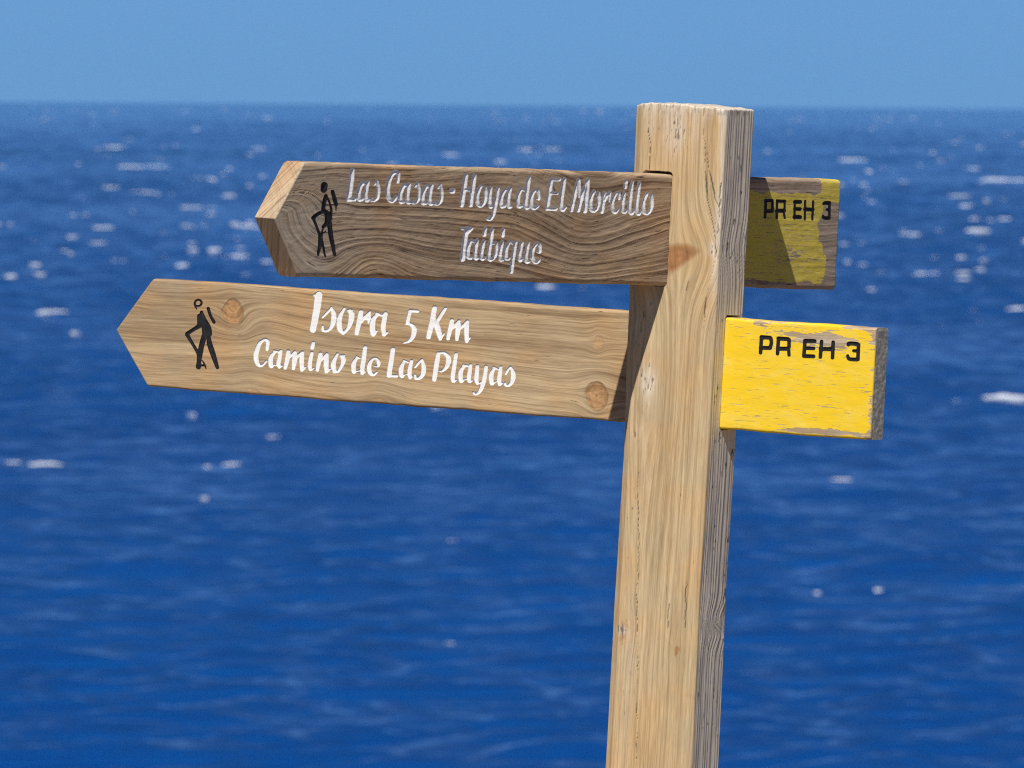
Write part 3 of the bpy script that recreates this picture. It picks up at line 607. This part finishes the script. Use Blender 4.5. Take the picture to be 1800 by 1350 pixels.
def paint_upper(U, Vv):
    f = .75 - 1.3 * sstep(.051, .055, Vv + .002 * noise(U * 90, 0 * U, 0, 3)) * (1 - sstep(.232, .240, U))
    f = f - 1.5 * sstep(.240, .247, U + .008 * np.sin(Vv * 60 + 1.0) * (Vv < .03) + .004 * fbm(Vv * 90, U * 90, 14)) * (1 - sstep(.035, .050, Vv))
    f = f - 1.2 * (1 - sstep(-.0665, -.060, Vv + .003 * noise(U * 60, 0 * U, 0, 8)))
    f = f - .55 * sstep(.12, .16, U) * np.exp(-((Vv + .02) / .03) ** 2) * (1 - sstep(.215, .225, U))
    return np.where(Vv < -HGT / 2, .8, f)

def paint_lower(U, Vv):
    f = .85 - .95 * np.exp(-((U - .238) / .045) ** 2 - ((Vv - .051) / .010) ** 2) - .5 * np.exp(-((U - .19) / .05) ** 2 - ((Vv - .058) / .010) ** 2) - .25 * np.exp(-((U - .20) / .08) ** 2 - ((Vv - .03) / .03) ** 2)
    f = f - 1.5 * np.exp(-((U - .235) / .075) ** 4 - ((Vv + .0665) / .0045) ** 2)
    f = f - .9 * np.exp(-((U - .300) / .006) ** 2) * (1 - .6 * sstep(-.03, .0, Vv) * (1 - sstep(.05, .06, Vv)))
    f = f - 1.3 * np.exp(-((Vv - .0718) / .0040) ** 2) * (.45 + .9 * noise(U * 26, 0 * U, 0, 12)) - .22 * sstep(.0, .06, Vv)
    return np.where(Vv < -HGT / 2, .9, f)

build_board(ZA, YAW_A, -.7965, .0491, .2747, grain_upper, dict(wood=wood_up, painted=wood_up_y, white=white_old, black=black), ['U1', 'U2', 'HU', 'RU'], .684,
            .00078, .00018, .0058, paint_upper, rim_upper, .0002, (.0023, .0044),
            dict(board='brown upper arrow board turned towards the viewer, bold curling grain, white carved place names', painted_end='flaking olive yellow end of the upper board half in shade behind the post',
                 U1='white carved words Las Casas - Hoya de El Morcillo', U2='white carved word Taibique', HU='black carved hiker with stick on the upper board', RU='black letters PR EH 3 on flaking yellow end', tip_grey=1.0, end_grey=.8, end_paint=-1.0))
build_board(ZB, YAW_B, -.8762, .0556, .3015, grain_lower, dict(wood=wood_lo, painted=wood_lo_y, white=white, black=black), ['L1', 'L2', 'HL', 'RL'], .849,
            .00040, .00010, .0040, paint_lower, rim_lower, .0011, (.0004, .002),
            dict(board='pale tan lower arrow board with round orange knots and bright white carved words', painted_end='bright yellow painted end of the lower board with bare grey end grain',
                 L1='white carved words Isora 5 Km', L2='white carved words Camino de Las Playas', HL='black carved hiker with stick on the lower board', RL='black letters PR EH 3 on bright yellow end', tip_grey=.25, end_grey=1.0, end_paint=-1.0))

# ---- the square post, let through by both boards
def build_post():
    mm = .001
    zs = np.concatenate([[-.35, -.1, .1, .3, .45, .55, .60], np.arange(.615, POST_H - .006, .00112), POST_H - np.array([.0052, .0036, .0022, .0012, .0005, 0])])
    def run(p, q_, step): 
        n_ = max(2, int(round(math.hypot(q_[0] - p[0], q_[1] - p[1]) / step)))
        return [(p[0] + (q_[0] - p[0]) * i / n_, p[1] + (q_[1] - p[1]) * i / n_) for i in range(n_)]
    P = [(-56, 59), (-62.0, -45), (-50.5, -59), (56.0, -59), (59.2, -57.6), (60.6, -54.5), (78.5, .5), (64, 36), (52, 59)]
    lab = ['L', 'C', 'F', 'E', 'E', 'R', 'W', 'B', 'B']
    st = [6, 1.1, 1.0, 1.0, 1.0, .9, 5, 5, 8]
    pts, kind = [], []
    for i in range(len(P)):
        q_ = P[(i + 1) % len(P)]
        rr_ = run(P[i], q_, st[i]); pts += rr_; kind += [lab[i]] * len(rr_)
    pts = np.array(pts) * mm; kind = np.array(kind)
    nc = len(pts)
    nrm = np.roll(pts, -1, 0) - np.roll(pts, 1, 0); nrm = np.stack([nrm[:, 1], -nrm[:, 0]], 1); nrm /= np.linalg.norm(nrm, axis=1)[:, None]
    if (nrm * pts).sum() < 0: nrm = -nrm
    X = np.repeat(pts[None, :, 0], len(zs), 0); Y = np.repeat(pts[None, :, 1], len(zs), 0); Z = np.repeat(zs[:, None], nc, 1)
    # the left arris wanders: fuller at the top, waned in the middle
    bend = np.interp(Z, [.2, .68, .9, 1.09, 1.3, 1.55], [0, .4, 1.5, 3.2, -1.0, -4.2]) * mm
    wl_ = 1 - sstep(-.060, .0, X)
    X = X + bend * wl_
    bend2 = np.interp(Z, [.2, .68, .93, 1.1, 1.3, 1.55], [0, .2, -1.6, 0, .8, 1.2]) * mm
    X = X + bend2 * sstep(.0, .055, X)
    is_f = np.isin(kind, ['F', 'C', 'E'])[None, :] & np.ones_like(X, bool)
    is_r = np.isin(kind, ['R', 'W'])[None, :] & np.ones_like(X, bool)
    S = X + .059                                                  # front face: distance from the left arris
    knots = [(.060, 1.3530, .0340, .0150, 1.0), (.0905, .8406, .0045, .005, .8), (.0165, .862, .008, .009, .6), (.030, 1.160, .020, .050, .0)]
    psi = S * 1000 + 3.2 * noise(S * 20, Z * 2.4, 0, 101) + .8 * noise(S * 60, Z * 8, 0, 102) - 10 * np.exp(-((Z - 1.353) / .07) ** 2) * sstep(.06, .1, S)
    psi = psi / 1000
    kn = np.zeros_like(S); ring = np.zeros_like(S)
    for (s0, z0, rs, rz, stt) in knots:
        d = np.hypot((S - s0) / rs, (Z - z0 - .25 * (S - s0)) / (rz * np.clip(1.1 - .55 * (S - s0) / rs, .35, 1.6))) / (1 + .2 * noise(np.arctan2(Z - z0, S - s0) * 1.2 + 7, 0 * S, 0, 5))
        g_ = np.exp(-(np.hypot((S - s0) / (rs * 1.9), (Z - z0) / (rz * 3.2))) ** 2)
        psi = psi * (1 - g_) + (s0 + (psi - s0) * .3) * g_
        kn = np.maximum(kn, (1 - sstep(.8, 1.1, d)) * stt)
        ring = np.maximum(ring, np.exp(-((d - 1.05) / .16) ** 2) * stt * .8)
        ring = np.maximum(ring, stt * (1 - sstep(.8, 1.1, d)) * np.clip(.35 + .14 * np.sin(d * 12 + 2 * noise(S * 50, Z * 50, 0, 6)) + .22 * noise(S * 90, Z * 200, 0, 8), 0, 1))
    gf = np.clip(.50 * latewood(psi, .0062, 111, 1.8) + .50 * latewood(psi, .0024, 115, 1.6) + .25 * noise(psi * 60, Z * 5, 0, 117), 0, 1)
    # right face: eroded ridges
    Rr = Y + .059
    psr = Rr * 1000 + 2.2 * noise(Rr * 25, Z * 3, 0, 121) + .5 * noise(Rr * 80, Z * 14, 0, 122)
    dk = np.hypot((Rr - .050) / .034, (Z - .880) / .034)
    psr = psr + 20 * np.exp(-dk ** 2) * np.tanh((Z - .872) / .012) * np.exp(-((Z - .872) / .03) ** 2)
    dk2 = np.hypot((Rr - .03) / .05, (Z - 1.368) / .03); psr = psr + 7 * np.exp(-dk2 ** 2)
    gr = np.clip(.7 * latewood(psr / 1000, .0058, 125, 1.6) + .35 * latewood(psr / 1000, .0023, 127, 1.4), 0, 1)
    g = np.where(is_r, gr, gf)
    rel = np.where(is_r, .0010 * (gr - .45), .00040 * (gf - .4)) + .0004 * fbm(S * 40 + Rr * 40, Z * 10, 131)
    rel = rel * sstep(.50, .62, Z)
    # weather: grey bloom, mould specks, cracks
    crack = np.full_like(S, 1.0)
    wav = .0012 * noise(Z * 70, 0 * Z, 0, 141) + .0004 * noise(Z * 240, 0 * Z, 0, 142)
    for pl, w in (([(.0888, 1.5485), (.0925, 1.49), (.0941, 1.467), (.0988, 1.4377), (.1060, 1.4048), (.1135, 1.378), (.1145, 1.357), (.1105, 1.3346), (.1046, 1.2896), (.1027, 1.2523)], 1.0),
                  ([(.0932, 1.4968), (.0994, 1.4674), (.111, 1.431), (.1165, 1.420), (.1165, 1.452)], 1.0), ([(.1165, 1.420), (.1145, 1.385)], 1.2),
                  ([(.0148, 1.5445), (.0184, 1.463)], .6), ([(.0252, 1.069), (.0309, .980), (.0319, .906)], .7), ([(.0319, .906), (.0394, .81), (.0433, .683)], .55), ([(.0755, .90), (.0765, .868)], .6), ([(.098, .93), (.1, .87)], .6)):
        crack = np.minimum(crack, poly_dist(S + wav, Z, pl) / w)
    cw = np.clip(.55 + .9 * noise(Z * 38, S * 20, 0, 143), .12, 1.5)
    cm = np.where(is_f, 1 - sstep(.00025, .0010, crack / cw), 0) * np.clip(.4 + cw, 0, .95)
    cm = np.clip(cm, 0, 1)
    speck = noise(S * 520, Z * 110, 0, 151) * .62 + noise(S * 950, Z * 230, 0, 152) * .5
    zone = 0
    for (s0, z0, rs, rz, k) in ((.052, 1.512, .022, .035, .95), (.080, 1.52, .02, .03, .5), (.030, 1.188, .013, .030, 1.25), (.020, 1.118, .016, .025, .75), (.018, 1.255, .012, .05, .7), (.018, 1.52, .012, .03, .45), (.014, .862, .010, .008, 1.3), (.118, 1.40, .008, .06, .8), (.108, 1.365, .008, .012, 1.0), (.026, .80, .012, .16, .42), (.026, 1.03, .018, .06, .45), (.03, 1.29, .014, .012, .8)):
        zone = np.maximum(zone, k * np.exp(-((S - s0) / rs) ** 2 - ((Z - z0) / rz) ** 2))
    mould = sstep(.72, 1.05, zone * .62 + speck * .80) * is_f * .8
    topd = np.exp(-(POST_H - Z) / .010)
    grey = np.where(is_r, .95, 0) + np.where(is_f, np.clip(zone * .5, 0, .55), 0)
    edge = np.where(is_f, sstep(.105, .119, S + .004 * noise(Z * 22, S * 60, 0, 161)) * np.interp(Z, [.6, 1.25, 1.33, 1.55], [.15, .2, .5, .6]), 0)
    grey = np.clip(grey + edge + .7 * topd, 0, 1)
    rs_ = np.where(is_r, sstep(.62, .9, noise(Rr * 260, Z * 70, 0, 171) * .7 + noise(Rr * 600, Z * 200, 0, 172) * .5 - .02), 0)
    stain = np.clip(np.maximum(np.maximum(mould * .85, cm), np.maximum(rs_ * .8, topd * .5 * (speck > .2))), 0, 1)
    rel = rel - .0011 * cm - .0003 * mould
    # end rounding at the top and a worn, uneven cut
    R0 = .0018; ex = np.maximum(R0 - (POST_H - Z), 0); ins = R0 - np.sqrt(np.maximum(R0 * R0 - ex * ex, 0))
    off = rel - ins
    X = X + nrm[None, :, 0] * off; Y = Y + nrm[None, :, 1] * off
    topf = lambda x, y: .0020 * fbm(x * 26, y * 26, 181) + .0010 * np.cos((x + .005) * 42) - .010 * (y + .059) * 0 + .0009 * noise(x * 190, y * 60, 0, 182)
    Z2 = Z + topf(X, Y) * sstep(POST_H - .05, POST_H, Z)
    V = np.stack([X, Y, Z2], -1).reshape(-1, 3)
    A = dict(grain=np.clip(np.maximum(g, np.where(is_f, ring, 0)), 0, 1).ravel(), knot=np.where(is_f, kn, 0).ravel(), grey=grey.ravel(), stain=stain.ravel(), psi=np.where(is_r, psr / 1000 + .5, psi).ravel(), along=Z.ravel())
    # mortises: how far each point lies outside the boards' sections
    def to_board(zc, yaw):
        a_ = yaw - POST_YAW; c_, s_ = math.cos(a_), math.sin(a_)
        xb = V[:, 0] * c_ + V[:, 1] * s_; yb = -V[:, 0] * s_ + V[:, 1] * c_
        return xb, yb, V[:, 2] - zc, (c_, s_)
    T = quads_to_tris(grid_quads(len(zs), nc, wrap=True))
    holes = []
    for zc, yaw, top_gap in ((ZA, YAW_A, .0022), (ZB, YAW_B, .0022)):
        xb, yb, vb, cs = to_board(zc, yaw)
        rc = .005; hx, hy = THK / 2 + .0007, HGT / 2 + .0010
        vv = vb - top_gap * .5; hy += top_gap * .5
        qx, qy = np.abs(yb) - hx + rc, np.abs(vv) - hy + rc
        sd = np.hypot(np.maximum(qx, 0), np.maximum(qy, 0)) + np.minimum(np.maximum(qx, qy), 0) - rc
        sd = sd + .0004 * noise(V[:, 2] * 120, yb * 120, 0, 191)
        n0 = len(V)
        V, A, s, T, inn, bd = clip(V, A, T, sd)
        xs = V[:, 0] * cs[0] + V[:, 1] * cs[1]
        holes.append((inn, bd, s, np.sign(xs), cs, len(V)))
    faces = [T]; VV = [V]; base = len(V)
    AA_ = {k: [w] for k, w in A.items()}
    for inn, bd, s, sg, cs, cnt in holes:
        W_ = V.copy()[:cnt]
        depth = np.where(s[:cnt] < 0, .028, .020)
        W_[:, 0] -= sg[:cnt] * cs[0] * depth; W_[:, 1] -= sg[:cnt] * cs[1] * depth
        VV.append(W_); faces.append(inn + base)
        faces.append(np.stack([bd[:, 0], bd[:, 1], bd[:, 1] + base, bd[:, 0] + base], 1))
        for k in AA_: AA_[k].append(A[k][:cnt] if k != 'stain' else np.clip(A[k][:cnt] + .25, 0, 1))
        base += cnt
    # top cut
    ring_i = (len(zs) - 1) * nc + np.arange(nc)
    rim = V[ring_i]; cen = rim[:, :2].mean(0)
    prev = ring_i
    for f in (.97, .9, .8, .68, .55, .42, .3, .18, .08):
        xy = cen + (rim[:, :2] - cen) * f
        z_ = POST_H + topf(xy[:, 0], xy[:, 1]) + .0006 * noise(xy[:, 0] * 500, xy[:, 1] * 500, 0, 9)
        ids = base + np.arange(nc); base += nc
        VV.append(np.column_stack([xy, z_]))
        rg = latewood(np.hypot(xy[:, 0] - .02, xy[:, 1] - .05), .005, 195)
        for k, w in (('grain', rg), ('knot', 0), ('grey', .9), ('stain', .12), ('psi', xy[:, 0]), ('along', xy[:, 1])): AA_[k].append(np.zeros(nc) + w)
        faces.append(np.stack([prev, np.roll(prev, -1), np.roll(ids, -1), ids], 1)); prev = ids
    VV.append(np.array([[cen[0], cen[1], POST_H + .002]])); [AA_[k].append(np.array([.5])) for k in AA_]
    faces.append(np.stack([prev, np.roll(prev, -1), np.full(nc, base)], 1))
    m = wood('honey_weathered_post', (.62, .48, .285), (.37, .255, .13), 'z', knot=(.40, .20, .085), grey=(.80, .72, .605), grain_k=.72, check_lo=.735, streak=.5)
    o = mesh_obj('post', np.concatenate(VV), faces, m, root, {k: np.concatenate(w) for k, w in AA_.items()})
    o.rotation_euler = (0, 0, POST_YAW)
    tag(o, 'square honey coloured post, grey ridged right side, cracked and speckled near the top')
    return o
build_post()

# ------------------------------------------------------------------ sea haze: one even box of air over the water
hz_m = bpy.data.materials.new('sea_air'); hz_m.use_nodes = True
n, l = hz_m.node_tree.nodes, hz_m.node_tree.links
n.clear()
pv = n.new('ShaderNodeVolumePrincipled'); om = n.new('ShaderNodeOutputMaterial')
pv.inputs['Color'].default_value = (.25, .64, 1.0, 1)
pv.inputs['Density'].default_value = 1.7e-5
pv.inputs['Anisotropy'].default_value = 0.0
l.new(pv.outputs[0], om.inputs['Volume'])
bx0, bz0, bz1 = 66000.0, SEA_Z - 60000 ** 2 / (2 * EARTH) - 1.0, CAM_POS.z + 70.0
hv = np.array([[x, y, z] for z in (bz0, bz1) for x, y in ((-bx0, -bx0), (bx0, -bx0), (bx0, bx0), (-bx0, bx0))])
hf = np.array([[0, 3, 2, 1], [4, 5, 6, 7], [0, 1, 5, 4], [1, 2, 6, 5], [2, 3, 7, 6], [3, 0, 4, 7]])
hz = mesh_obj('haze', hv, [hf], hz_m, smooth=False)
tag(hz, 'thin blue sea air softening the horizon', 'haze', 'stuff')
